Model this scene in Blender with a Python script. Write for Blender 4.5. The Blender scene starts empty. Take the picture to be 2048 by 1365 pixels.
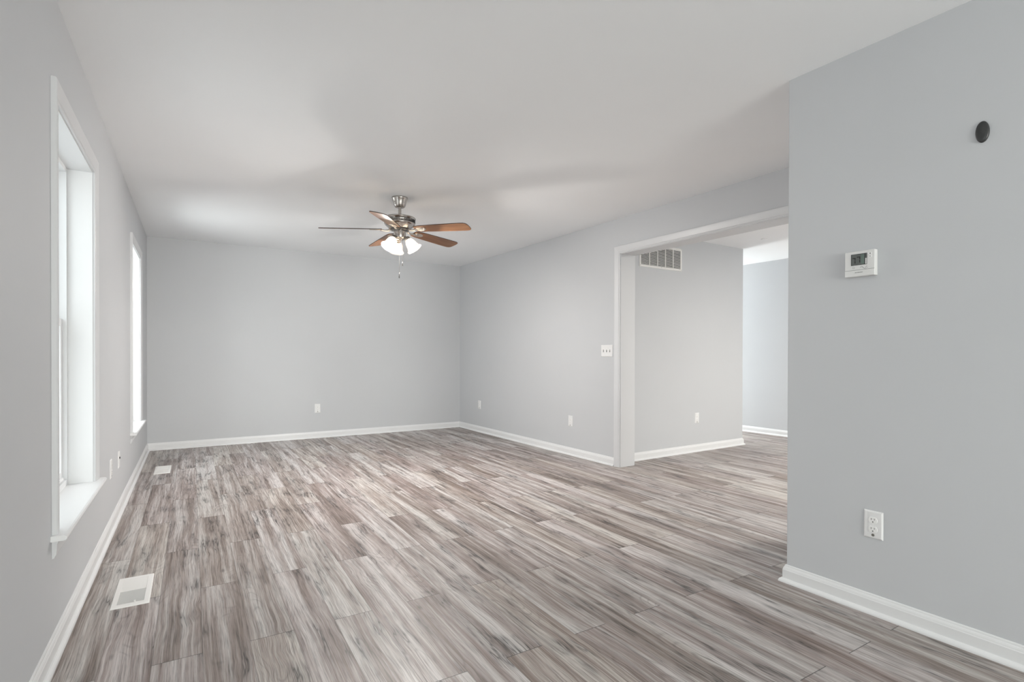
import bpy, bmesh, math, random
from mathutils import Matrix, Vector

# ------------------------------------------------------------------ camera
SC = bpy.context.scene
COL = SC.collection
F_PX, CY, YAW, PITCH, ROLL, CAM_H = 1058.266, 714.29, 31.187, -0.3015, 0.1062, 1.108
y_, p_, r_ = map(math.radians, (YAW, PITCH, ROLL))
Fw = Vector((math.sin(y_)*math.cos(p_), math.cos(y_)*math.cos(p_), math.sin(p_)))
R0 = Vector((math.cos(y_), -math.sin(y_), 0)); U0 = R0.cross(Fw)
Rv = R0*math.cos(r_)+U0*math.sin(r_); Uv = -R0*math.sin(r_)+U0*math.cos(r_)
cam_d = bpy.data.cameras.new('camera'); cam = bpy.data.objects.new('camera', cam_d)
COL.objects.link(cam); SC.camera = cam
cam_d.sensor_width = 36; cam_d.sensor_fit = 'HORIZONTAL'; cam_d.lens = F_PX/2048*36
cam_d.shift_y = (CY-682.5)/2048; cam_d.clip_start = .02
M = Matrix.Identity(4)
for i in range(3):
    M[i][0], M[i][1], M[i][2] = Rv[i], Uv[i], -Fw[i]
M[2][3] = CAM_H
cam.matrix_world = M

# ------------------------------------------------------------------ world, exposure, window light and added fill
SC.view_settings.view_transform = 'Standard'; SC.view_settings.look = 'None'
SC.view_settings.exposure = 0.49; SC.view_settings.gamma = 1
w = bpy.data.worlds.new('sky'); SC.world = w; w.use_nodes = True
w.node_tree.nodes['Background'].inputs[0].default_value = (.90, .95, 1, 1)
w.node_tree.nodes['Background'].inputs[1].default_value = 1.05

def area(name, loc, direction, sx, sy, power, col=(1, 1, 1)):
    l = bpy.data.lights.new(name, 'AREA'); l.shape = 'RECTANGLE'; l.size = sx; l.size_y = sy
    l.energy = power; l.color = col
    o = bpy.data.objects.new(name, l); COL.objects.link(o)
    d = Vector(direction).normalized()
    o.matrix_world = Matrix.Translation(loc) @ d.to_track_quat('-Z', 'Y').to_matrix().to_4x4()
    return o

# room numbers (metres): x across the room, y along the window wall, z up
A, D, B, BS, H, HH = 0.4352, 7.2844, 3.4844, 0.0289, 2.44, 2.405
YR_L = -5.6
WIN_Y = (3.012, 5.885, .14); WIN_W, WIN_Z0, WIN_Z1 = 0.86, 0.447, 2.035
LP = dict(w0=22, w1=10, w2=46, rear=275, kit=240, hall=115)
area('daylight_and_fill', (-A-.75, WIN_Y[0], 1.6), (1, 0, -.2), 1.4, 1.9, LP['w1'], (.97, .985, 1))
area('daylight_and_fill', (-A-.75, WIN_Y[2], 1.6), (1, 0, -.1), 1.4, 1.9, LP['w0'], (.97, .985, 1))  # added fill through the unseen window beside the camera
area('daylight_and_fill', (-A-.75, WIN_Y[1], 1.55), (1, 0, -.12), 1.4, 1.9, LP['w2'], (.97, .985, 1))
area('daylight_and_fill', (1.1, YR_L, 1.45), (0, 1, .04), 2.5, 2.2, LP['rear'], (1, .97, .93))  # added fill from behind the camera, no such source seen
area('daylight_and_fill', (6.0, 7.85, 1.35), (0, -1, -.1), 1.3, 2.3, LP['kit'], (1, 1, 1))
area('daylight_and_fill', (5.2, -4.8, 1.35), (0, 1, -.1), 2.4, 2.3, LP['hall'], (1, .99, .97))  # added fill for the hall, through its unseen rear door

# ------------------------------------------------------------------ helpers
def Mat(name, col, rough=.5, metal=0, spec=.5, **k):
    m = bpy.data.materials.new(name); m.use_nodes = True
    b = m.node_tree.nodes['Principled BSDF']
    b.inputs['Base Color'].default_value = (*col, 1); b.inputs['Roughness'].default_value = rough
    b.inputs['Metallic'].default_value = metal; b.inputs['Specular IOR Level'].default_value = spec
    return m

class NT:
    def __init__(s, m): s.t = m.node_tree; s.b = s.t.nodes['Principled BSDF']
    def n(s, typ, **k):
        x = s.t.nodes.new(typ)
        for a, v in k.items():
            if a in x.inputs.keys() if isinstance(a, str) else False: pass
            setattr(x, a, v)
        return x
    def l(s, a, b): s.t.links.new(a, b)
    def math(s, op, a, b=None, c=None):
        x = s.t.nodes.new('ShaderNodeMath'); x.operation = op
        for i, v in enumerate((a, b, c)):
            if v is None: continue
            if isinstance(v, (int, float)): x.inputs[i].default_value = v
            else: s.l(v, x.inputs[i])
        return x.outputs[0]
    def comb(s, x, y, z):
        c = s.t.nodes.new('ShaderNodeCombineXYZ')
        for i, v in enumerate((x, y, z)):
            if isinstance(v, (int, float)): c.inputs[i].default_value = v
            else: s.l(v, c.inputs[i])
        return c.outputs[0]
    def noise(s, vec, scale, detail=2, rough=.5, dist=0, dim='3D', w=None):
        x = s.t.nodes.new('ShaderNodeTexNoise'); x.noise_dimensions = dim
        s.l(vec, x.inputs['Vector']); x.inputs['Scale'].default_value = scale
        x.inputs['Detail'].default_value = detail; x.inputs['Roughness'].default_value = rough
        x.inputs['Distortion'].default_value = dist
        if w is not None: s.l(w, x.inputs['W'])
        return x.outputs[0]
    def white(s, vec=None, w=None, dim='1D'):
        x = s.t.nodes.new('ShaderNodeTexWhiteNoise'); x.noise_dimensions = dim
        if vec is not None: s.l(vec, x.inputs['Vector'])
        if w is not None: s.l(w, x.inputs['W'])
        return x.outputs['Value']
    def ramp(s, fac, stops):
        x = s.t.nodes.new('ShaderNodeValToRGB'); e = x.color_ramp.elements
        while len(e) < len(stops): e.new(.5)
        for i, (p, c) in enumerate(stops):
            e[i].position = p; e[i].color = (*c, 1) if not isinstance(c, (int, float)) else (c, c, c, 1)
        s.l(fac, x.inputs[0]); return x.outputs[0]
    def mix(s, fac, a, b, mode='MIX'):
        x = s.t.nodes.new('ShaderNodeMix'); x.data_type = 'RGBA'; x.blend_type = mode
        for sock, v in ((x.inputs[0], fac), (x.inputs[6], a), (x.inputs[7], b)):
            if isinstance(v, (int, float)): sock.default_value = v
            elif isinstance(v, tuple): sock.default_value = (*v, 1)
            else: s.l(v, sock)
        return x.outputs[2]
    def maprange(s, v, a, b, c, d):
        x = s.t.nodes.new('ShaderNodeMapRange'); s.l(v, x.inputs[0])
        for i, q in enumerate((a, b, c, d)): x.inputs[i+1].default_value = q
        return x.outputs[0]

def paint(name, col, rough=.6, bump=.04, scale=220, spec=.35):
    m = Mat(name, col, rough, spec=spec); t = NT(m)
    g = t.n('ShaderNodeNewGeometry'); nz = t.noise(g.outputs['Position'], scale, 3)
    big = t.noise(g.outputs['Position'], 1.3, 2)
    c = t.mix(t.maprange(big, .3, .7, 0, 1), tuple(v*.985 for v in col), tuple(min(1, v*1.01) for v in col))
    t.l(c, t.b.inputs['Base Color'])
    b = t.n('ShaderNodeBump'); b.inputs['Strength'].default_value = bump; b.inputs['Distance'].default_value = .002
    t.l(nz, b.inputs['Height']); t.l(b.outputs[0], t.b.inputs['Normal'])
    return m

M_WALL = paint('pale_grey_wall_paint', (.576, .588, .605))
M_CEIL = paint('flat_white_ceiling_paint', (.925, .94, .955), .8, .05, 160)
M_TRIM = paint('white_trim_enamel', (.77, .775, .78), .35, .01, 40, .5)
M_CASING = paint('white_casing_enamel', (.665, .672, .685), .38, .01, 40, .5)
M_VINYL = paint('white_window_vinyl', (.82, .83, .84), .4, .01, 40, .5)
M_PLATE = Mat('white_plate_plastic', (.80, .80, .80), .35)
M_RECEP = Mat('white_receptacle_plastic', (.86, .86, .85), .3)
M_DARK = Mat('dark_slot', (.02, .02, .02), .6)
M_SCREW = Mat('grey_screw_metal', (.30, .29, .26), .4, .8)
M_VENT = Mat('white_enamelled_steel', (.82, .81, .79), .4)
M_DUCT = Mat('duct_interior_grey', (.035, .035, .035), .8)
M_OVAL = Mat('charcoal_plastic', (.035, .036, .036), .32)
M_THERM = Mat('thermostat_plastic', (.74, .74, .73), .4)
M_THERM2 = Mat('thermostat_side_plastic', (.50, .44, .40), .5)
M_LCD = Mat('lcd_glass', (.12, .13, .125), .3)
M_LCDG = Mat('lcd_green_area', (.13, .18, .155), .3)
M_INK = Mat('grey_printing', (.14, .14, .14), .5)
M_BLACK = Mat('lcd_digit_black', (.015, .015, .015), .4)

def metal(name, col, rough, stretch=(1, 1, 60)):
    m = Mat(name, col, rough, 1); t = NT(m)
    tc = t.n('ShaderNodeTexCoord'); mp = t.n('ShaderNodeMapping'); mp.inputs['Scale'].default_value = stretch
    t.l(tc.outputs['Object'], mp.inputs[0]); nz = t.noise(mp.outputs[0], 12, 3)
    t.l(t.maprange(nz, .3, .7, rough*.8, rough*1.25), t.b.inputs['Roughness'])
    return m
M_NICKEL = metal('brushed_nickel', (.50, .47, .44), .24)
M_NICKEL_D = metal('darkened_nickel', (.16, .15, .14), .35)
M_IRON = metal('nickel_blade_iron', (.62, .58, .54), .3, (20, 20, 20))

def blade_wood():
    m = Mat('cherry_wood_blade', (.3, .15, .07), .38); t = NT(m)
    tc = t.n('ShaderNodeTexCoord'); mp = t.n('ShaderNodeMapping'); mp.inputs['Scale'].default_value = (2.2, 34, 34)
    t.l(tc.outputs['Object'], mp.inputs[0]); n1 = t.noise(mp.outputs[0], 1, 5, .6, .6)
    mp2 = t.n('ShaderNodeMapping'); mp2.inputs['Scale'].default_value = (6, 160, 160)
    t.l(tc.outputs['Object'], mp2.inputs[0]); n2 = t.noise(mp2.outputs[0], 1, 3)
    f = t.math('ADD', t.math('MULTIPLY', n1, .75), t.math('MULTIPLY', n2, .25))
    t.l(t.ramp(f, [(.3, (.13, .055, .026)), (.5, (.25, .115, .052)), (.7, (.36, .185, .085))]), t.b.inputs['Base Color'])
    return m
M_BLADE = blade_wood()
M_BLADE_EDGE = Mat('dark_blade_edge', (.05, .03, .022), .5)

def emit(name, col, strength):
    m = bpy.data.materials.new(name); m.use_nodes = True; t = m.node_tree
    t.nodes.remove(t.nodes['Principled BSDF']); e = t.nodes.new('ShaderNodeEmission')
    e.inputs[0].default_value = (*col, 1); e.inputs[1].default_value = strength
    t.links.new(e.outputs[0], t.nodes['Material Output'].inputs[0]); return m
M_BULB = emit('lit_bulb', (1, .88, .74), 14)

def frosted():
    m = bpy.data.materials.new('frosted_lamp_glass'); m.use_nodes = True; t = m.node_tree
    t.nodes.remove(t.nodes['Principled BSDF'])
    d = t.nodes.new('ShaderNodeBsdfDiffuse'); d.inputs[0].default_value = (.93, .90, .86, 1)
    tl = t.nodes.new('ShaderNodeBsdfTranslucent'); tl.inputs[0].default_value = (.98, .94, .88, 1)
    gl = t.nodes.new('ShaderNodeBsdfGlossy'); gl.inputs[1].default_value = .25
    a = t.nodes.new('ShaderNodeMixShader'); a.inputs[0].default_value = .7
    t.links.new(d.outputs[0], a.inputs[1]); t.links.new(tl.outputs[0], a.inputs[2])
    b = t.nodes.new('ShaderNodeMixShader'); b.inputs[0].default_value = .06
    t.links.new(a.outputs[0], b.inputs[1]); t.links.new(gl.outputs[0], b.inputs[2])
    t.links.new(b.outputs[0], t.nodes['Material Output'].inputs[0]); return m
M_FROST = frosted()

def glass():
    m = bpy.data.materials.new('window_glass'); m.use_nodes = True; t = m.node_tree
    t.nodes.remove(t.nodes['Principled BSDF'])
    a = t.nodes.new('ShaderNodeBsdfTransparent'); a.inputs[0].default_value = (.96, .98, .97, 1)
    g = t.nodes.new('ShaderNodeBsdfGlossy'); g.inputs[1].default_value = .02
    x = t.nodes.new('ShaderNodeMixShader'); x.inputs[0].default_value = .06
    t.links.new(a.outputs[0], x.inputs[1]); t.links.new(g.outputs[0], x.inputs[2])
    t.links.new(x.outputs[0], t.nodes['Material Output'].inputs[0]); return m
M_GLASS = glass()

# laminate planks: rows of 0.1575 m running along the window wall, 1.235 m long, half offset
def plank_floor():
    m = Mat('washed_grey_laminate_planks', (.4, .37, .35), .4, spec=.5); t = NT(m)
    g = t.n('ShaderNodeNewGeometry'); s = t.n('ShaderNodeSeparateXYZ'); t.l(g.outputs['Position'], s.inputs[0])
    X, Y = s.outputs[0], s.outputs[1]
    PW, PL = .1577, 1.235
    rx = t.math('DIVIDE', t.math('SUBTRACT', X, .034), PW); row = t.math('FLOOR', rx); fx = t.math('SUBTRACT', rx, row)
    par = t.math('FLOORED_MODULO', row, 2.0)
    off = t.math('ADD', 1.655, t.math('MULTIPLY', par, .605))
    ry = t.math('DIVIDE', t.math('SUBTRACT', Y, off), PL); cel = t.math('FLOOR', ry); fy = t.math('SUBTRACT', ry, cel)
    pid = t.comb(row, cel, 3.7)
    r1 = t.white(pid, dim='3D'); r2 = t.white(t.comb(cel, row, 9.1), dim='3D'); r3 = t.white(t.comb(row, 5.3, cel), dim='3D')
    seedx = t.math('MULTIPLY', r1, 37.0); seedy = t.math('MULTIPLY', r2, 91.0)
    # gentle bending of the grain, slow along the plank
    wv = t.noise(t.comb(t.math('MULTIPLY', t.math('ADD', X, seedx), 2.4), t.math('MULTIPLY', t.math('ADD', Y, seedy), 1.1), r3), 1.0, 2)
    bend = t.math('MULTIPLY', t.math('SUBTRACT', wv, .5), .050)
    wk = t.noise(t.comb(t.math('MULTIPLY', t.math('ADD', X, seedx), 13.0), t.math('MULTIPLY', t.math('ADD', Y, seedy), 5.5), r3), 1.0, 2)
    swirl = t.maprange(t.noise(t.comb(t.math('MULTIPLY', t.math('ADD', X, seedx), 6.0), t.math('MULTIPLY', t.math('ADD', Y, seedy), 2.2), 21.0), 1, 2), .50, .66, .04, 1)
    bend = t.math('ADD', bend, t.math('MULTIPLY', t.math('MULTIPLY', t.math('SUBTRACT', wk, .5), .034), swirl))
    gx = t.math('ADD', t.math('ADD', X, seedx), bend); gy = t.math('ADD', Y, seedy)
    # broad light and dark bands along each plank
    band = t.noise(t.comb(t.math('MULTIPLY', gx, 17.0), t.math('MULTIPLY', gy, .75), r2), 1.0, 2, .5)
    mid = t.noise(t.comb(t.math('MULTIPLY', gx, 55.0), t.math('MULTIPLY', gy, 1.5), r3), 1.0, 3, .6)
    fin2 = t.noise(t.comb(t.math('MULTIPLY', gx, 150.0), t.math('MULTIPLY', gy, 2.4), t.math('ADD', r3, 6.0)), 1.0, 3, .6)
    # fine pores
    fine = t.noise(t.comb(t.math('MULTIPLY', gx, 360.0), t.math('MULTIPLY', gy, 7.0), r1), 1.0, 3, .65)
    # cathedral rings
    rg = t.noise(t.comb(t.math('MULTIPLY', gx, 6.5), t.math('MULTIPLY', gy, 1.5), t.math('ADD', r1, 4.0)), 1.0, 1.5, .4)
    ring = t.math('ABSOLUTE', t.math('SINE', t.math('MULTIPLY', rg, 52.0)))
    ringm = t.maprange(t.noise(t.comb(t.math('MULTIPLY', gx, 9.0), t.math('MULTIPLY', gy, 1.4), 8.0), 1, 2), .52, .60, 0, 1)
    # cracks: thin long dark lines where a stretched noise crosses its middle
    ck = t.noise(t.comb(t.math('MULTIPLY', gx, 15.0), t.math('MULTIPLY', gy, 1.0), t.math('ADD', r2, 11.0)), 1.0, 4, .62)
    ckw = t.math('ABSOLUTE', t.math('SUBTRACT', ck, .5))
    ckl = t.math('MAXIMUM', t.maprange(ckw, 0.0, .030, 1, 0), t.maprange(ckw, 0.0, .10, .42, 0))
    ckm = t.maprange(t.noise(t.comb(t.math('MULTIPLY', gx, 8.0), t.math('MULTIPLY', gy, 2.6), 15.0), 1, 2), .48, .60, 0, 1)
    crack = t.math('MULTIPLY', ckl, ckm)
    # knots
    vo = t.n('ShaderNodeTexVoronoi'); vo.feature = 'F1'
    t.l(t.comb(t.math('MULTIPLY', gx, 7.0), t.math('MULTIPLY', gy, 2.6), r3), vo.inputs['Vector']); vo.inputs['Scale'].default_value = 1
    knot = t.maprange(vo.outputs['Distance'], .015, .09, 1, 0)
    kno = t.math('MULTIPLY', knot, t.maprange(t.white(vo.outputs['Position'], dim='3D'), .60, .64, 0, 1))
    tone = t.math('ADD', t.math('MULTIPLY', band, .48), t.math('MULTIPLY', mid, .27))
    tone = t.math('ADD', tone, t.math('MULTIPLY', fin2, .25))
    tone = t.math('ADD', tone, t.math('MULTIPLY', t.math('SUBTRACT', r1, .5), .07))
    base = t.ramp(tone, [(.36, (.175, .135, .115)), (.445, (.295, .246, .226)), (.51, (.405, .363, .346)), (.59, (.575, .552, .538))])
    tint = t.ramp(r3, [(.0, (1.02, .995, .95)), (.35, (1.0, 1.0, .985)), (.65, (1.0, .985, .985)), (1, (1.02, .978, .972))])
    base = t.mix(1.0, base, tint, 'MULTIPLY')
    dark = t.math('SUBTRACT', 1.0, t.math('MULTIPLY', t.maprange(fine, .46, .66, 0, 1), .44))
    dark = t.math('MULTIPLY', dark, t.math('SUBTRACT', 1.0, t.math('MULTIPLY', t.math('MULTIPLY', t.math('SUBTRACT', 1.0, t.maprange(ring, 0, .55, 0, 1)), ringm), .26)))
    dark = t.math('MULTIPLY', dark, t.math('SUBTRACT', 1.0, t.math('MULTIPLY', crack, .80)))
    dark = t.math('MULTIPLY', dark, t.math('SUBTRACT', 1.0, t.math('MULTIPLY', kno, .6)))
    # joints
    ex = t.math('MULTIPLY', t.math('MINIMUM', fx, t.math('SUBTRACT', 1.0, fx)), PW)
    ey = t.math('MULTIPLY', t.math('MINIMUM', fy, t.math('SUBTRACT', 1.0, fy)), PL)
    jx = t.maprange(ex, .0004, .0013, .45, 0); jy = t.maprange(ey, .0008, .0020, .80, 0)
    jt = t.math('MAXIMUM', jx, jy)
    dark = t.math('MULTIPLY', dark, t.math('SUBTRACT', 1.0, jt))
    col = t.mix(1.0, base, t.comb(dark, dark, dark), 'MULTIPLY')
    t.l(col, t.b.inputs['Base Color'])
    t.l(t.maprange(fine, .3, .8, .34, .5), t.b.inputs['Roughness'])
    bp = t.n('ShaderNodeBump'); bp.inputs['Strength'].default_value = .25; bp.inputs['Distance'].default_value = .0008
    t.l(dark, bp.inputs['Height']); t.l(bp.outputs[0], t.b.inputs['Normal'])
    return m
M_FLOOR = plank_floor()

class MB:
    """collects geometry, then links it as one mesh object"""
    def __init__(s): s.v = []; s.f = []; s.m = []; s.sm = []
    def add(s, vs, fs, mi=0, smooth=False):
        o = len(s.v); s.v += [tuple(v) for v in vs]
        for f in fs: s.f.append([o+i for i in f]); s.m.append(mi); s.sm.append(smooth)
        return s
    def box(s, x0, x1, y0, y1, z0, z1, mi=0, M=None):
        vs = [Vector((x, y, z)) for z in (z0, z1) for y in (y0, y1) for x in (x0, x1)]
        if M is not None: vs = [M @ v for v in vs]
        return s.add(vs, [(0, 2, 3, 1), (4, 5, 7, 6), (0, 1, 5, 4), (2, 6, 7, 3), (0, 4, 6, 2), (1, 3, 7, 5)], mi)
    def prism(s, pts, z0, z1, mi=0, M=None, smooth=False):
        n = len(pts); vs = [Vector((x, y, z)) for z in (z0, z1) for x, y in pts]
        if M is not None: vs = [M @ v for v in vs]
        s.add(vs, [tuple(range(n))[::-1], tuple(range(n, 2*n))], mi)
        o = len(s.v)-2*n
        for i in range(n):
            j = (i+1) % n; s.f.append([o+i, o+j, o+n+j, o+n+i]); s.m.append(mi); s.sm.append(smooth)
        return s
    def lathe(s, prof, n=40, mi=0, M=None, smooth=True):
        vs = []; fs = []
        for r, z in prof:
            for k in range(n):
                a = 2*math.pi*k/n; vs.append(Vector((r*math.cos(a), r*math.sin(a), z)))
        if M is not None: vs = [M @ v for v in vs]
        for i in range(len(prof)-1):
            for k in range(n):
                l = (k+1) % n; fs.append((i*n+k, i*n+l, (i+1)*n+l, (i+1)*n+k))
        return s.add(vs, fs, mi, smooth)
    def tube(s, pts, rad, n=10, mi=0, M=None):
        pts = [Vector(p) for p in pts]; rr = rad if isinstance(rad, (list, tuple)) else [rad]*len(pts)
        vs = []; fs = []
        for i, p in enumerate(pts):
            d = (pts[min(i+1, len(pts)-1)]-pts[max(i-1, 0)]).normalized()
            a = d.orthogonal().normalized() if i == 0 else (a-d*a.dot(d)).normalized()
            b = d.cross(a)
            for k in range(n):
                t = 2*math.pi*k/n; vs.append(p+(a*math.cos(t)+b*math.sin(t))*rr[i])
        if M is not None: vs = [M @ v for v in vs]
        for i in range(len(pts)-1):
            for k in range(n):
                l = (k+1) % n; fs.append((i*n+k, i*n+l, (i+1)*n+l, (i+1)*n+k))
        fs.append(tuple(range(n))[::-1]); fs.append(tuple(range((len(pts)-1)*n, len(pts)*n)))
        return s.add(vs, fs, mi, True)
    def build(s, name, mats, parent=None, mw=None, bevel=0, seg=2):
        me = bpy.data.meshes.new(name); me.from_pydata(s.v, [], s.f)
        if not isinstance(mats, (list, tuple)): mats = [mats]
        for m in mats: me.materials.append(m)
        me.polygons.foreach_set('material_index', s.m); me.polygons.foreach_set('use_smooth', s.sm)
        bm = bmesh.new(); bm.from_mesh(me)
        if bevel: 
            es = [e for e in bm.edges if len(e.link_faces) == 2 and e.calc_face_angle(0) > .6]
            bmesh.ops.bevel(bm, geom=es, offset=bevel, segments=seg, affect='EDGES', profile=.5)
        bmesh.ops.recalc_face_normals(bm, faces=bm.faces); bm.to_mesh(me); bm.free()
        o = bpy.data.objects.new(name, me); COL.objects.link(o)
        if parent: o.parent = parent
        if mw is not None: o.matrix_world = mw
        return o

def struct(o): o['kind'] = 'structure'; return o
def tag(o, label, cat, group=None):
    o['label'] = label; o['category'] = cat
    if group: o['group'] = group
    return o
def empty(name, mw):
    o = bpy.data.objects.new(name, None); COL.objects.link(o); o.matrix_world = mw; o.empty_display_size = .05; return o
def dup(root, mw, label, group=None):
    r = root.copy(); COL.objects.link(r); r.matrix_world = mw; r['label'] = label
    if group: r['group'] = group
    for ch in list(root.children):
        c = ch.copy(); COL.objects.link(c); c.parent = r
        for gc in list(ch.children):
            d = gc.copy(); COL.objects.link(d); d.parent = c
    return r

# frame of the right-hand side of the house, which stands 1.7 degrees off square
nn = Vector((1, BS, 0)).normalized(); mm = Vector((-BS, 1, 0)).normalized()
RWM = Matrix(((nn.x, mm.x, 0, 0), (nn.y, mm.y, 0, 0), (0, 0, 1, 0), (0, 0, 0, 1)))
RWM = Matrix.Translation(Vector((B, D, 0)) - mm*D) @ RWM      # local (X, Y): X into the next room, Y as world y
def wall_frame(origin, into):       # x right when facing the wall, y into the wall, z up
    d = Vector(into).normalized(); r = d.cross(Vector((0, 0, 1)))
    m = Matrix(((r.x, d.x, 0, origin[0]), (r.y, d.y, 0, origin[1]), (0, 0, 1, origin[2]), (0, 0, 0, 1)))
    return m
def rw_frame(X, Y, z, into): 
    o = RWM @ Vector((X, Y, z)); d = RWM.to_3x3() @ Vector(into); return wall_frame(o, d)

NX, NY = -1.166, 1.543              # near wall corner in the right-hand frame
VX, VY, FX = 2.215, 4.03, 3.28      # hall wall corner and far wall
OY0, OY1, OZ = 1.63, 3.868, 2.088   # cased opening
YR = -5.0                            # rear wall

# ------------------------------------------------------------------ shell
fl = MB(); fl.box(-1.0, 8.0, -5.4, 8.0, -.12, 0); struct(fl.build('floor', M_FLOOR))
WT = .20
def left_wall():
    mb = MB(); x0, x1 = -A-WT, -A; g = .018
    cuts = [(wy-WIN_W/2-g, wy+WIN_W/2+g) for wy in sorted(WIN_Y)]
    ys = [YR-.2] + [v for c in cuts for v in c] + [D+.2]
    for i in range(0, len(ys), 2): mb.box(x0, x1, ys[i], ys[i+1], 0, H)
    for a, b in cuts:
        mb.box(x0, x1, a, b, 0, WIN_Z0-.03); mb.box(x0, x1, a, b, WIN_Z1+g, H)
    return struct(mb.build('wall_left', M_WALL))
left_wall()
mb = MB(); mb.box(-A-.2, 4.0, D, D+.16, 0, H); struct(mb.build('wall_back', M_WALL))
g = .018
mb = MB()
mb.box(0, .19, OY1+g, D, 0, H); mb.box(0, .19, OY0-g, OY1+g, OZ+g, H); mb.box(0, .19, NY, OY0-g, 0, H)
struct(mb.build('wall_right', M_WALL, mw=RWM))
def near_wall():
    mb = MB(); r = .006; pts = [(NX, YR), (NX, NY-r)]
    for k in range(1, 6):
        a = math.pi/2*k/6; pts.append((NX+r-r*math.cos(a), NY-r+r*math.sin(a)))
    pts += [(NX+r, NY), (.0, NY), (.0, YR)]
    mb.prism(pts, 0, H); return struct(mb.build('wall_near', M_WALL, mw=RWM))
near_wall()
mb = MB(); mb.box(.0, .19, YR, NY, 0, H); struct(mb.build('wall_partition', M_WALL, mw=RWM))
mb = MB(); mb.box(.19, VX-.12, VY, VY+.12, 0, HH); mb.box(VX-.12, VX, VY, D+.02, 0, HH)
struct(mb.build('wall_hall', M_WALL, mw=RWM))
mb = MB(); mb.box(FX, FX+.15, YR, D+.2, 0, HH); struct(mb.build('wall_far', M_WALL, mw=RWM))
# rear walls behind the camera, their openings added to let in fill light
mb = MB(); x0, x1 = -.1, 2.3
mb.box(-A, x0, YR-.16, YR, 0, H); mb.box(x1, 2.75, YR-.16, YR, 0, H)
mb.box(x0, x1, YR-.16, YR, 0, .1); mb.box(x0, x1, YR-.16, YR, 2.15, H)
struct(mb.build('wall_rear', M_WALL))
mb = MB(); mb.box(.0, .2, -4.2, -4.05, 0, HH); mb.box(.19, FX, -4.2, -4.05, 2.1, HH)
mb.box(FX-.5, FX, -4.2, -4.05, 0, 2.1)
struct(mb.build('wall_hall_rear', M_WALL, mw=RWM))
mb = MB(); mb.box(VX, FX, D+.02, D+.17, 2.1, HH)
struct(mb.build('wall_kitchen_rear', M_WALL, mw=RWM))
# ceilings
c = [RWM @ Vector(p) for p in ((.1, D+.2, 0), (.1, YR-.2, 0))]
mb = MB(); mb.prism([(-A-.2, YR-.2), (c[1].x, c[1].y), (c[0].x, c[0].y), (-A-.2, D+.2)], H, H+.15)
struct(mb.build('ceiling', M_CEIL))
mb = MB(); mb.box(.10, FX+.15, YR, D+.2, HH, HH+.18)
struct(mb.build('ceiling_hall', M_CEIL, mw=RWM))

# ------------------------------------------------------------------ swept mouldings
def sweep_rings(path, prof, side, closed=False):
    """path: 2D points; prof: (u, v) with u to one side of the path, v out of its plane"""
    P = [Vector(p) for p in path]; rings = []
    for i, p in enumerate(P):
        d0 = (P[i]-P[i-1]).normalized() if i else None
        d1 = (P[i+1]-P[i]).normalized() if i < len(P)-1 else None
        if d0 is None: d0 = d1
        if d1 is None: d1 = d0
        n0 = Vector((-d0.y, d0.x))*side; n1 = Vector((-d1.y, d1.x))*side
        b = (n0+n1).normalized(); k = 1/max(.2, b.dot(n0))
        rings.append([(p.x+b.x*u*k, p.y+b.y*u*k, v) for u, v in prof])
    return rings
def rings_mb(rings, f=lambda q: q, mi=0):
    mb = MB(); n = len(rings[0]); vs = [f(q) for r in rings for q in r]; fs = []
    for i in range(len(rings)-1):
        for k in range(n):
            l = (k+1) % n; fs.append((i*n+k, i*n+l, (i+1)*n+l, (i+1)*n+k))
    fs.append(tuple(range(n))); fs.append(tuple(range((len(rings)-1)*n, len(rings)*n))[::-1])
    return mb.add(vs, fs, mi)

BASE = [(0, 0), (.013, 0), (.013, .058), (.0115, .061), (.0105, .066), (.0085, .071), (.006, .0745), (.0055, .079), (.004, .082), (0, .083)]
SHOE = [(.013, 0), (.027, 0), (.0268, .006), (.025, .011), (.0215, .0155), (.017, .018), (.013, .019)]
def base_run(path, side, names, mw=None):
    rb = sweep_rings(path, BASE, side); rs = sweep_rings(path, SHOE, side)
    for i, nm in enumerate(names):
        if nm is None: continue
        o = struct(rings_mb(rb[i:i+2]).build('baseboard_'+nm, M_TRIM, mw=mw))
        s = rings_mb(rs[i:i+2]).build('shoe_moulding', M_TRIM, o)
bc = RWM @ Vector((0, D, 0)); bo = RWM @ Vector((0, OY1+.078, 0))
base_run([(-A, YR), (-A, D), (bc.x, bc.y), (bo.x, bo.y)], -1, ['left', 'back', 'right'])
base_run([(NX, YR), (NX, NY), (-.02, NY)], 1, ['near', 'near_end'], RWM)
base_run([(.215, VY), (VX, VY), (VX, D)], -1, ['hall', 'hall_end'], RWM)
base_run([(FX, -4.05), (FX, D)], 1, ['far'], RWM)

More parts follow.
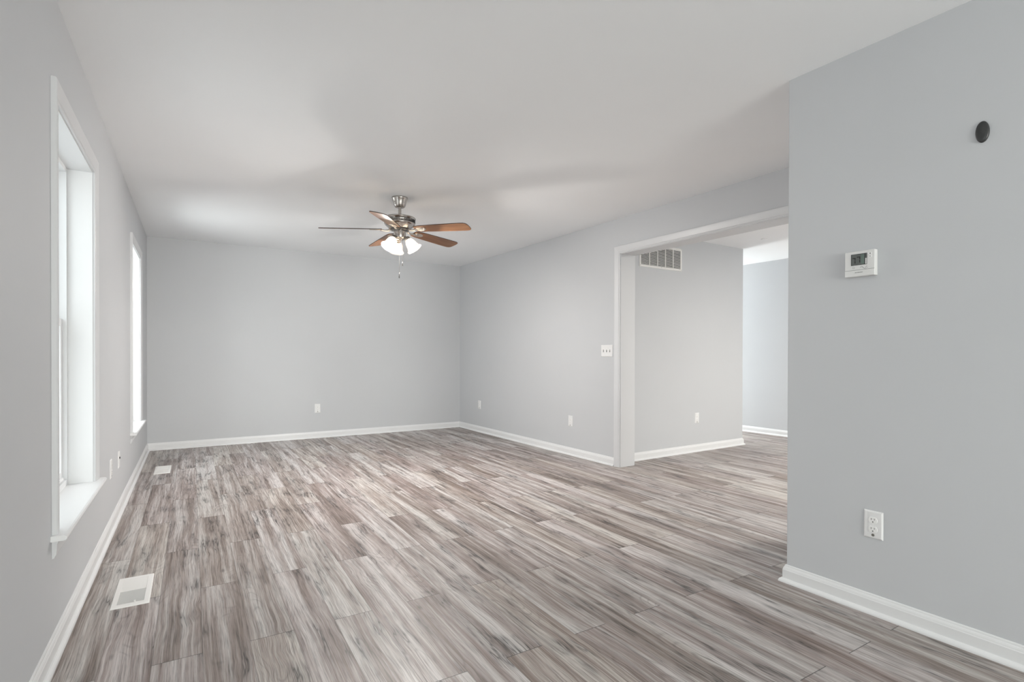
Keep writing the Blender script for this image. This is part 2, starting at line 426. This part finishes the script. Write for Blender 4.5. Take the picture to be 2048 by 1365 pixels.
# casing profile: u from the opening edge outwards, v out of the wall
CASE = [(0, 0), (0, .009), (.004, .0105), (.010, .0100), (.013, .0085), (.017, .0115), (.030, .0135), (.050, .017), (.062, .0185), (.068, .0185), (.071, .0165), (.073, .013), (.073, 0)]
def opening_trim():
    r = empty('trim_1', RWM); struct(r)
    path = [(OY1, 0), (OY1, OZ), (OY0, OZ), (OY0, 0)]
    e = .006; path = [(OY1+e, 0), (OY1+e, OZ+e), (OY0-e, OZ+e), (OY0-e, 0)]
    rings_mb(sweep_rings(path, CASE, -1), lambda q: (-q[2], q[0], q[1])).build('casing', M_CASING, r)
    rings_mb(sweep_rings(path, CASE, -1), lambda q: (.19+q[2], q[0], q[1])).build('casing', M_CASING, r)
    mb = MB(); mb.box(0, .19, OY1, OY1+g, 0, OZ+g); mb.build('jamb', M_CASING, r, bevel=.001)
    mb = MB(); mb.box(0, .19, OY0-g, OY0, 0, OZ+g); mb.build('jamb', M_CASING, r, bevel=.001)
    mb = MB(); mb.box(0, .19, OY0, OY1, OZ, OZ+g); mb.build('head_jamb', M_CASING, r, bevel=.001)
opening_trim()

# ------------------------------------------------------------------ windows
def window(name, mw, W, z0, z1):
    """origin on the wall face under the middle of the opening; y points outwards"""
    r = empty(name, mw); struct(r); w = W/2; e = .005
    path = [(-w-e, z0), (-w-e, z1+e), (w+e, z1+e), (w+e, z0)]
    rings_mb(sweep_rings(path, CASE, 1), lambda q: (q[0], -q[2], q[1])).build('casing', M_CASING, r)
    mb = MB(); mb.box(-w-.015, -w, 0, .105, z0, z1+.015); mb.box(w, w+.015, 0, .105, z0, z1+.015)
    mb.box(-w, w, 0, .105, z1, z1+.015); mb.build('jamb_liner', M_TRIM, r)
    # stool with horns and a rounded nose
    hn = w+e+.073+.022; nose = .047
    mb = MB()
    prof = [(.105, -.02), (.105, 0), (-nose+.009, 0), (-nose+.003, -.003), (-nose, -.010), (-nose+.003, -.017), (-nose+.009, -.020)]
    vs = []; 
    for x in (-hn, hn): vs += [(x, max(a, a) if a < 0 else 0, z0+b) for a, b in prof]
    n = len(prof); mb.add(vs, [tuple(range(n)), tuple(range(n, 2*n))[::-1]] + [(i, (i+1) % n, n+(i+1) % n, n+i) for i in range(n)])
    mb.box(-w-.015, w+.015, 0, .105, z0-.02, z0)
    mb.build('stool', M_TRIM, r)
    ap = [(0, -.02), (-.018, -.02), (-.018, -.030), (-.0150, -.034), (-.0135, -.060), (-.0120, -.074), (-.008, -.080), (-.006, -.086), (0, -.088)]
    hn2 = w+e+.073; vs = []
    for x in (-hn2, hn2): vs += [(x, a, z0+b) for a, b in ap]
    n = len(ap); mb = MB(); mb.add(vs, [tuple(range(n)), tuple(range(n, 2*n))[::-1]] + [(i, (i+1) % n, n+(i+1) % n, n+i) for i in range(n)])
    mb.build('apron', M_CASING, r)
    # vinyl frame
    t = .022; f0, f1 = .100, .195
    mb = MB(); mb.box(-w, -w+t, f0, f1, z0, z1); mb.box(w-t, w, f0, f1, z0, z1)
    mb.box(-w+t, w-t, f0, f1, z0, z0+.03); mb.box(-w+t, w-t, f0, f1, z1-t, z1)
    mb.box(-w+t, -w+t+.006, .152, .158, z0+.03, z1-t); mb.box(w-t-.006, w-t, .152, .158, z0+.03, z1-t)
    mb.build('frame', M_VINYL, r)
    zm = 1.262 if z1-z0 > 1.2 else (z0+z1)/2
    for nm, ya, yb, za, zb in (('lower_sash', .116, .150, z0+.03, zm+.018), ('upper_sash', .160, .190, zm-.018, z1-t)):
        s = .042; a, b = -w+t+.001, w-t-.001
        mb = MB(); mb.box(a, a+s, ya, yb, za, zb); mb.box(b-s, b, ya, yb, za, zb)
        mb.box(a+s, b-s, ya, yb, za, za+s); mb.box(a+s, b-s, ya, yb, zb-.036, zb)
        if nm == 'lower_sash': mb.box(a+s, b-s, ya-.010, ya, za+.004, za+.018)
        so = mb.build(nm, M_VINYL, r, bevel=.002)
        mb = MB(); mb.box(a+s, b-s, (ya+yb)/2-.003, (ya+yb)/2+.003, za+s, zb-.036); mb.build('pane', M_GLASS, so)
    if z1-z0 > 1.2:
        mb = MB(); mb.box(-.03, .03, .122, .146, zm+.018, zm+.026); mb.lathe([(0, zm+.026), (.012, zm+.026), (.012, zm+.036), (0, zm+.036)], 16, M=Matrix.Translation((0, .134, 0)))
        mb.build('sash_lock', M_VINYL, r)
    return r
for i, wy in enumerate(WIN_Y):
    window('window_%d' % (1, 2, 4)[i], wall_frame((-A, wy, 0), (-1, 0, 0)), WIN_W, WIN_Z0, WIN_Z1)  # the last of these is out of view, added only to supply light
# fixed glazing: kitchen patio door, plus unseen rear window and hall door added for fill
def fixed_glazing(name, mw, x0, x1, z0, z1, mull):
    r = empty(name, mw); struct(r); s = .05
    mb = MB(); mb.box(x0, x0+s, .03, .12, z0, z1); mb.box(x1-s, x1, .03, .12, z0, z1)
    mb.box(x0+s, x1-s, .03, .12, z0, z0+s); mb.box(x0+s, x1-s, .03, .12, z1-s, z1)
    for k in range(1, mull+1):
        c_ = x0+(x1-x0)*k/(mull+1); mb.box(c_-.03, c_+.03, .035, .115, z0+s, z1-s)
    mb.build('frame', M_VINYL, r)
    mb = MB(); mb.box(x0+s, x1-s, .07, .076, z0+s, z1-s); mb.build('pane', M_GLASS, r)
fixed_glazing('window_3', wall_frame((0, YR, 0), (0, -1, 0)), -2.3, .1, .1, 2.15, 2)  # unseen rear glazing, added to supply fill light
fixed_glazing('door_1', rw_frame(0, D+.02, 0, (0, 1, 0)), VX, FX, 0, 2.1, 1)
fixed_glazing('hall_fill_door', rw_frame(0, -4.05, 0, (0, -1, 0)), -(FX-.5), -.19, 0, 2.1, 1)  # unseen hall glazing, added so fill light can enter

# ------------------------------------------------------------------ wall plates
def plate_mb(w, h, t=.0055):
    mb = MB(); a, b = w/2, h/2; c_ = .005
    vs = [(-a, 0, -b), (a, 0, -b), (a, 0, b), (-a, 0, b), (-a, -t*.45, -b), (a, -t*.45, -b), (a, -t*.45, b), (-a, -t*.45, b),
          (-a+c_, -t, -b+c_), (a-c_, -t, -b+c_), (a-c_, -t, b-c_), (-a+c_, -t, b-c_)]
    fs = [(0, 1, 2, 3), (8, 9, 10, 11)]
    for k in range(4):
        l = (k+1) % 4; fs += [(k, l, 4+l, 4+k), (4+k, 4+l, 8+l, 8+k)]
    return mb.add(vs, fs)
YM = Matrix.Rotation(math.pi/2, 4, 'X')       # lathe axis z -> -y
def disc(mb, x, z, r, y0, y1, n=20, mi=0):
    mb.lathe([(0, -y0), (r, -y0), (r, -y1), (0, -y1)], n, mi, Matrix.Translation((x, 0, z)) @ YM, False)
def make_outlet(mw, label):
    r = empty('wall_outlet', mw); tag(r, label, 'outlet')
    plate_mb(.072, .117).build('plate', M_PLATE, r, bevel=.0008)
    for sz in (.0195, -.0195):
        mb = MB(); R_ = .0172; pts = []
        for k in range(32):
            a = 2*math.pi*k/32; pts.append((R_*math.cos(a), max(-.0135, min(.0135, R_*math.sin(a)))))
        mb.prism(pts, 0.0054, 0.0078, 0, Matrix.Translation((0, 0, sz)) @ YM)
        rc = mb.build('receptacle', M_RECEP, r, bevel=.0007, seg=1)
        mb = MB(); mb.box(-.0068, -.0052, -.0082, -.0076, sz+.0005, sz+.0085); mb.box(.0052, .0068, -.0082, -.0076, sz+.0012, sz+.0078)
        disc(mb, 0, sz-.0068, .0024, -.0076, -.0082, 12); mb.build('slots', M_DARK, rc)
    mb = MB(); disc(mb, 0, -.0435, .0058, -.0054, -.0068, 20); mb.build('screw', M_SCREW, r)
    mb = MB(); disc(mb, 0, 0, .0022, -.0054, -.0062, 12); mb.build('screw', M_RECEP, r)
    return r
o1 = make_outlet(rw_frame(NX, 1.163, .3805, (1, 0, 0)), 'white duplex outlet low on the near right wall, below the thermostat')
dup(o1, wall_frame((1.418, D, .3885), (0, 1, 0)), 'white duplex outlet low on the back wall facing the camera')
dup(o1, rw_frame(0, 6.676, .387, (1, 0, 0)), 'white duplex outlet on the right wall nearest the back corner')
dup(o1, rw_frame(0, 4.635, .373, (1, 0, 0)), 'white duplex outlet on the right wall between the back corner and the cased opening')
dup(o1, rw_frame(1.352, VY, .382, (0, 1, 0)), 'white duplex outlet on the wall seen through the cased opening, below the return grille')
dup(o1, wall_frame((-A, 4.128, .384), (-1, 0, 0)), 'white duplex outlet on the window wall, just past the near window stool')
r = empty('cable_plate', wall_frame((-A, 4.55, .371), (-1, 0, 0)))
tag(r, 'white cable plate with dark round jack on the window wall between the two windows', 'wall plate')
plate_mb(.072, .117).build('plate', M_PLATE, r, bevel=.0008)
mb = MB(); disc(mb, 0, .012, .007, -.005, -.010, 16); mb.build('jack', M_DARK, r)
r = empty('light_switch', rw_frame(0, 4.062, 1.142, (1, 0, 0)))
tag(r, 'white triple toggle switch plate on the right wall beside the cased opening', 'light switch')
plate_mb(.165, .117).build('plate', M_PLATE, r, bevel=.0008)
for k in (-1, 0, 1):
    mb = MB(); mb.box(k*.046-.005, k*.046+.005, -.0062, -.0050, -.0125, .0125); fr = mb.build('toggle_slot', M_INK, r)
    mb = MB(); mb.box(k*.046-.0042, k*.046+.0042, -.016, -.0055, -.001, .009, 0); mb.build('toggle', M_RECEP, r, bevel=.0012)
for k in (-1, 0, 1):
    for s in (-1, 1):
        mb = MB(); disc(mb, k*.046, s*.030, .0028, -.005, -.0062, 10); mb.build('screw', M_RECEP, r)

# oval cover high on the near wall
r = empty('oval_wall_cover', rw_frame(NX, .809, 1.934, (1, 0, 0)))
tag(r, 'small dark oval cover high on the near right wall', 'wall cover')
S = Matrix.Diagonal((.0205, 1, .0395, 1))
mb = MB(); mb.lathe([(1, 0), (1, .003), (.96, .006), (.85, .008), (.6, .0095), (.3, .0102), (0, .0105)], 48, 0, S @ YM)
mb.lathe([(0, 0), (1, 0)], 48, 0, S @ YM); mb.build('cover', M_OVAL, r)
mb = MB(); pts = []
for k in range(15):
    a = -1.2+2.2*k/14; pts.append((.007*math.sin(a*1.6)+.001, -.0096, .002+.010*-math.cos(a*1.6)))
mb.tube(pts, .0011, 8); mb.build('raised_swirl', M_OVAL, r)

# ------------------------------------------------------------------ thermostat
r = empty('thermostat', rw_frame(NX, 1.212, 1.502, (1, 0, 0)))
tag(r, 'white wall thermostat with a small grey display reading 77 on the near right wall', 'thermostat')
TW, TH, TT = .118, .110, .026
mb = MB(); mb.box(-TW/2, TW/2, -TT, 0, -TH/2, TH/2); mb.build('housing', M_THERM, r, bevel=.0025)
def tb(mb, u0, u1, v0, v1, y0, y1, mi=0): mb.box(-TW/2+TW*u0, -TW/2+TW*u1, -TT-y1, -TT-y0, TH/2-TH*v1, TH/2-TH*v0, mi)
mb = MB(); tb(mb, .01, .985, .75, .985, .0, .0022); mb.build('battery_door', M_THERM, r, bevel=.0008)
mb = MB(); tb(mb, .01, .985, .738, .748, -.001, .0004); mb.build('door_gap', M_INK, r)
mb = MB(); tb(mb, .215, .745, .115, .555, -.001, .0008, 0); tb(mb, .545, .66, .15, .52, .0008, .0010, 1); dsp = mb.build('display', [M_LCD, M_LCDG], r)
mb = MB()
for a_ in ((.215, .745, .115, .130), (.215, .745, .540, .555), (.215, .229, .13, .54), (.735, .745, .13, .54)): tb(mb, *a_, .0008, .0012)
mb.build('display_frame', M_BLACK, dsp)
mb = MB(); tb(mb, .672, .690, .12, .55, .0009, .0014); mb.build('display_divider', M_BLACK, dsp)
mb = MB(); tb(mb, .695, .735, .31, .54, .0009, .0014); mb.build('display_strip', M_THERM, dsp)
def seven(mb, u, v, w_, h_):        # the digit 7
    t_ = .024; tb(mb, u, u+w_, v, v+t_*1.3, .001, .0014)
    tb(mb, u+w_-t_*1.2, u+w_, v, v+h_*.46, .001, .0014); tb(mb, u+w_-t_*1.2, u+w_, v+h_*.54, v+h_, .001, .0014)
mb = MB(); seven(mb, .265, .255, .10, .225); seven(mb, .415, .225, .11, .235); mb.build('digits', M_BLACK, dsp)
for v0, v1, plus in ((.11, .20, 1), (.215, .305, 0)):
    mb = MB(); tb(mb, .79, .91, v0, v1, 0, .0012); bu = mb.build('button', M_RECEP, r, bevel=.0004, seg=1)
    vm = (v0+v1)/2; mb = MB(); tb(mb, .83, .87, vm-.008, vm+.008, .0012, .0015)
    if plus: tb(mb, .843, .857, vm-.03, vm+.03, .0012, .0015)
    mb.build('button_mark', M_BLACK, bu)
def text_mesh(s, size, name, mat, parent, x, y, z, rot=0):
    cu = bpy.data.curves.new(name, 'FONT'); cu.body = s; cu.size = size; cu.extrude = .0001; cu.align_x = 'CENTER'; cu.align_y = 'CENTER'
    o = bpy.data.objects.new(name, cu); COL.objects.link(o); dg = bpy.context.evaluated_depsgraph_get()
    me = bpy.data.meshes.new_from_object(o.evaluated_get(dg)); bpy.data.objects.remove(o)
    me.materials.clear(); me.materials.append(mat); me.transform(Matrix.Translation((x, y, z)) @ Matrix.Rotation(math.pi/2, 4, 'X'))
    q = bpy.data.objects.new(name, me); COL.objects.link(q); q.parent = parent; return q
text_mesh('BRAEBURN', .0062, 'lettering', M_INK, r, -TW/2+TW*.485, -TT-.0024, TH/2-TH*.845)
mb = MB()
for k in range(5):
    a = 2*math.pi*k/5+.3; disc(mb, -TW/2+TW*.30+.0038*math.cos(a), TH/2-TH*.645+.0038*math.sin(a), .0011, -TT, -TT-.0003, 8)
mb.build('printed_icon', M_INK, r)
mb = MB(); mb.tube([(-TW/2+TW*(.52+.23*k/10), -TT-.0002, TH/2-TH*(.66-.05*math.sin(k*.75))) for k in range(11)], .0004, 6)
mb.tube([(-TW/2+TW*(.55+.23*k/10), -TT-.0002, TH/2-TH*(.69-.04*math.sin(k*.6+1))) for k in range(11)], .0003, 6); mb.build('printed_swoosh', M_INK, r)

# ------------------------------------------------------------------ return air grille
def grille():
    r = empty('return_air_grille', rw_frame((.418+1.083)/2, VY, 2.155, (0, 1, 0)))
    tag(r, 'white louvered return air grille high on the wall through the cased opening', 'air grille')
    w, h = .665/2, .25/2; b = .024
    mb = MB(); prof = [(0, 0), (0, .004), (.006, .008), (b-.004, .008), (b, .005), (b, 0)]
    path = [(-w, -h), (w, -h), (w, h), (-w, h)]
    P = [Vector(p) for p in path]
    rings = []
    for i, p in enumerate(P):
        sx = 1 if p.x < 0 else -1; sz = 1 if p.y < 0 else -1
        rings.append([(p.x+sx*u, -v, p.y+sz*u) for u, v in prof])
    n = len(prof); vs = [q for rg in rings for q in rg]; fs = []
    for i in range(4):
        j = (i+1) % 4
        for k in range(n): l = (k+1) % n; fs.append((i*n+k, i*n+l, j*n+l, j*n+k))
    mb.add(vs, fs); mb.build('frame', M_VENT, r)
    mb = MB(); mb.box(-w+b, w-b, -.0008, 0, -h+b, h-b); mb.build('duct_opening', M_DUCT, r)
    for k in range(1, 5):
        x = -w+b+(2*w-2*b)*k/5; mb = MB(); mb.box(x-.005, x+.005, -.009, -.002, -h+b, h-b)
        mb.build('divider', M_VENT, r)
    mb = MB(); N = 15
    for k in range(N):
        z = -h+b+(2*h-2*b)*(k+.5)/N
        vs = [(-w+b, -.0015, z+.0045), (w-b, -.0015, z+.0045), (w-b, -.0085, z-.0035), (-w+b, -.0085, z-.0035)]
        vs += [(x, y, zz+.001) for x, y, zz in vs]
        mb.add(vs, [(0, 1, 2, 3), (4, 5, 6, 7), (0, 1, 5, 4), (2, 3, 7, 6), (0, 3, 7, 4), (1, 2, 6, 5)])
    mb.build('louvers', M_VENT, r)
    for sx, sz in ((-1, -1), (0, -1), (1, -1), (-1, 1), (1, 1)):
        mb = MB(); disc(mb, sx*(w-.014), sz*(h-.012), .0035, -.008, -.0095, 10); mb.build('screw', M_SCREW, r)
grille()

# ------------------------------------------------------------------ floor registers
def register(x0, x1, y0, y1, label):
    cx, cy = (x0+x1)/2, (y0+y1)/2; w, h = (x1-x0)/2, (y1-y0)/2
    r = empty('floor_register', Matrix.Translation((cx, cy, 0))); tag(r, label, 'floor vent')
    iw, ih = w*.69, h*.83; t = .0055
    mb = MB(); out = [(-w, -h), (w, -h), (w, h), (-w, h)]; inn = [(-iw, -ih), (iw, -ih), (iw, ih), (-iw, ih)]
    vs = [(x, y, 0) for x, y in out]+[(x, y, .002) for x, y in out]+[(x*.95, y*.97, t) for x, y in out]+[(x, y, t) for x, y in inn]+[(x, y, .0002) for x, y in inn]
    fs = []
    for lv in range(4):
        for k in range(4): l = (k+1) % 4; fs.append((lv*4+k, lv*4+l, lv*4+4+l, lv*4+4+k))
    mb.add(vs, fs); mb.build('frame', M_VENT, r, bevel=.0006, seg=1)
    mb = MB(); mb.box(-iw, iw, -ih, ih, .0002, .0008); mb.build('duct_opening', M_DUCT, r)
    mb = MB(); N = 13
    for k in range(N*2):
        y = -ih+2*ih*(k+.5)/(2*N); s = 1 if k < N else -1; hh = ih/(2*N)
        wd = .20 if k < N else .98
        # near bank leans towards the camera and shows its gaps, far bank leans away and overlaps
        vs = [(-iw, y-hh*wd, .0010), (iw, y-hh*wd, .0010), (iw, y+hh*wd*(.3 if k < N else 1), t-.0007), (-iw, y+hh*wd*(.3 if k < N else 1), t-.0007)]
        vs += [(x, yy+.0006, z) for x, yy, z in vs]
        mb.add(vs, [(0, 1, 2, 3), (4, 5, 6, 7), (0, 1, 5, 4), (2, 3, 7, 6), (0, 3, 7, 4), (1, 2, 6, 5)])
    mb.box(-iw, iw, -.003, .003, .001, t); mb.build('fins', M_VENT, r)
    mb = MB(); mb.box(iw*.25, iw*.40, -ih+.001, -ih+.014, .002, t+.004); mb.build('lever', M_VENT, r, bevel=.0008)
register(-.305, -.162, 2.838, 3.199, 'white floor register near the camera, below the near window')
register(-.303, -.172, 5.828, 6.206, 'white floor register far from the camera, near the back left corner')

# unseen flush dome lamp, added only to brighten the next room
r = empty('hall_fill_lamp', Matrix.Translation(RWM @ Vector((1.7, 1.2, HH))))
tag(r, 'added fill light: round flush ceiling lamp in the next room, unseen', 'ceiling lamp')
mb = MB(); mb.lathe([(0, 0), (.17, 0), (.175, -.02), (.165, -.03), (.0, -.03)], 40); mb.build('base', M_NICKEL, r)
mb = MB(); mb.lathe([(.16, -.03), (.15, -.055), (.11, -.08), (.06, -.093), (0, -.097)], 40); mb.build('lit_dome', emit('lit_dome_glass', (1, .93, .84), 3), r)
l = bpy.data.lights.new('dome_fill_light', 'AREA'); l.shape = 'DISK'; l.size = .3; l.energy = 72; l.color = (1, .95, .88)
lo = bpy.data.objects.new('dome_fill_light', l); COL.objects.link(lo); lo.parent = r; lo.matrix_parent_inverse = Matrix.Identity(4); lo.location = (0, 0, -.10)

# small round ceiling plate beyond the opening
p = RWM @ Vector((1.90, 3.56, HH))
mb = MB(); mb.lathe([(.034, 0), (.034, -.003), (.030, -.006), (.016, -.008), (0, -.008)], 28)
o = mb.build('ceiling_cover_plate', M_CEIL, mw=Matrix.Translation(p))
tag(o, 'tiny pale round cover plate on the ceiling beyond the cased opening', 'cover plate')

# ------------------------------------------------------------------ ceiling fan
FXc, FYc = 1.520, 4.364
FR = Matrix(((R0.x, -R0.y, 0, FXc), (R0.y, R0.x, 0, FYc), (0, 0, 1, H), (0, 0, 0, 1)))   # local x = picture right, y = away
BLADE_T0, BLADE_Z, BLADE_PITCH = -20.7, -.270, -12
def fan():
    r = empty('ceiling_fan', FR)
    tag(r, 'brushed nickel ceiling fan with five cherry wood blades and three lit frosted shades', 'ceiling fan')
    mb = MB(); mb.lathe([(.0, 0), (.068, 0), (.068, -.010), (.064, -.016), (.056, -.040), (.050, -.064), (.044, -.078), (.036, -.084), (.014, -.086)], 48)
    mb.build('canopy', M_NICKEL, r)
    mb = MB(); mb.lathe([(.013, -.08), (.013, -.152)], 24); mb.lathe([(.013, -.150), (.022, -.152), (.026, -.160), (.030, -.170)], 32); mb.build('downrod', M_NICKEL, r)
    mb = MB()
    mb.lathe([(.013, -.160), (.060, -.162), (.110, -.166), (.130, -.172), (.136, -.180), (.134, -.184), (.130, -.186), (.127, -.218), (.130, -.221), (.128, -.228), (.118, -.240), (.102, -.253), (.094, -.262), (.086, -.267), (.040, -.267)], 64)
    n = 64
    for k in range(n):
        a = 2*math.pi*k/n; Mk = Matrix.Rotation(a, 4, 'Z')
        mb.box(.1250, .1304, -.0027, .0027, -.217, -.190, 1, Mk)
    mb.build('motor_housing', [M_NICKEL, M_DARK], r)
    mb = MB(); mb.lathe([(.040, -.267), (.078, -.268), (.080, -.277), (.060, -.282), (.050, -.283)], 48); mb.build('flywheel', M_NICKEL_D, r)
    mb = MB(); mb.lathe([(.050, -.282), (.051, -.288), (.051, -.338), (.049, -.346), (.040, -.354), (.028, -.359), (.0, -.361)], 48); mb.build('switch_housing', M_NICKEL, r)
    mb = MB(); mb.lathe([(.0, -.359), (.011, -.361), (.011, -.368), (.006, -.376), (0, -.378)], 20); mb.build('finial', M_NICKEL, r)
    # blades
    for k in range(5):
        th = math.radians(BLADE_T0+72*k)
        Mb = Matrix.Rotation(th, 4, 'Z') @ Matrix.Translation((0, 0, BLADE_Z)) @ Matrix.Rotation(math.radians(2.5), 4, 'Y') @ Matrix.Rotation(math.radians(BLADE_PITCH), 4, 'X')
        L0, L1 = .150, .655; up = []; N = 14
        prof = [(L0, .040), (L0+.02, .050), (L0+.06, .056), (.35, .062), (.50, .0665), (.59, .068), (.625, .066), (.643, .058), (.652, .042), (L1, .015)]
        pts = [(x, w_) for x, w_ in prof]+[(x, -w_) for x, w_ in reversed(prof)]
        mb = MB(); mb.prism(pts, -.003, .003, 0)
        for i in range(2, len(mb.f)): mb.m[i] = 1
        bl = mb.build('blade', [M_BLADE, M_BLADE_EDGE], r); bl.matrix_parent_inverse = Matrix.Identity(4); bl.matrix_basis = Mb
        # blade iron: arm from the flywheel and an open oval medallion under the blade
        mb = MB(); iz = -.0035
        mb.tube([(.072, 0, .004), (.095, 0, -.010), (.125, 0, -.014), (.150, 0, -.008), (.165, 0, -.005)], [.011, .009, .008, .009, .010], 10)
        E = Matrix.Translation((.205, 0, iz)) @ Matrix.Diagonal((.048, .030, 1, 1))
        mb.lathe([(1, 0), (1, -.003), (.85, -.006), (.70, -.004), (.62, -.0015), (.3, -.001), (0, -.001)], 32, 0, E)
        mb.lathe([(0, 0), (.0055, 0), (.0055, -.0035), (0, -.005)], 12, 0, Matrix.Translation((.188, 0, iz-.001)))
        mb.lathe([(0, 0), (.0055, 0), (.0055, -.0035), (0, -.005)], 12, 0, Matrix.Translation((.222, 0, iz-.001)))
        ir = mb.build('blade_iron', M_IRON, bl)
    # light kit
    for k, az in enumerate((-4, 236, 116)):
        Ma = Matrix.Rotation(math.radians(az), 4, 'Z')
        mb = MB(); mb.tube([(.040, 0, -.338), (.052, 0, -.338), (.062, 0, -.346)], [.010, .010, .012], 12, 0, Ma)
        mb.build('lamp_arm', M_NICKEL, r)
        Ms = Ma @ Matrix.Translation((.060, 0, -.342)) @ Matrix.Rotation(math.radians(-35), 4, 'Y')   # local -z = lamp axis
        mb = MB(); mb.lathe([(.0, .004), (.018, .003), (.024, -.004), (.026, -.018), (.027, -.026), (.022, -.027)], 32, 0, Ms); mb.build('lamp_socket', M_NICKEL, r)
        pr = [(.023, -.020), (.028, -.026), (.034, -.036), (.040, -.050), (.043, -.066), (.046, -.082), (.052, -.098), (.060, -.110), (.067, -.118)]
        mb = MB(); mb.lathe(pr+[(q-.0022, z) for q, z in reversed(pr)], 48, 0, Ms)
        sh = mb.build('lamp_shade', M_FROST, r)
        mb = MB(); mb.lathe([(.006, -.026), (.012, -.030), (.020, -.046), (.0235, -.060), (.021, -.072), (.013, -.081), (0, -.084)], 24, 0, Ms); mb.build('bulb', M_BULB, sh)
        l = bpy.data.lights.new('lamp_light', 'POINT'); l.energy = LAMP_W*.30; l.color = (1, .88, .76); l.shadow_soft_size = .022
        lo = bpy.data.objects.new('lamp_light', l); COL.objects.link(lo); lo.parent = r; lo.matrix_parent_inverse = Matrix.Identity(4)
        lo.location = (Ms @ Vector((0, 0, -.10)))
        l = bpy.data.lights.new('lamp_beam', 'AREA'); l.shape = 'DISK'; l.size = .11; l.energy = LAMP_W*.45; l.color = (1, .975, .95)
        lo = bpy.data.objects.new('lamp_beam', l); COL.objects.link(lo); lo.parent = r; lo.matrix_parent_inverse = Matrix.Identity(4)
        lo.matrix_basis = Ms @ Matrix.Translation((0, 0, -.114))
    # pull chains
    for x, y, z1, fob in ((.003, -.035, -.690, .045), (.030, -.030, -.585, .030)):
        mb = MB(); mb.tube([(x, y, -.352), (x, y, z1+fob)], .0014, 6); N = 50
        ch = mb.build('pull_chain', M_IRON, r)
        mb = MB(); mb.lathe([(0, z1+fob+.003), (.0035, z1+fob), (.0028, z1+fob*.6), (.0045, z1+fob*.2), (.003, z1), (0, z1-.001)], 12, 0, Matrix.Translation((x, y, 0))); mb.build('chain_fob', M_NICKEL_D, ch)
    return r
LAMP_W = 29
fan()
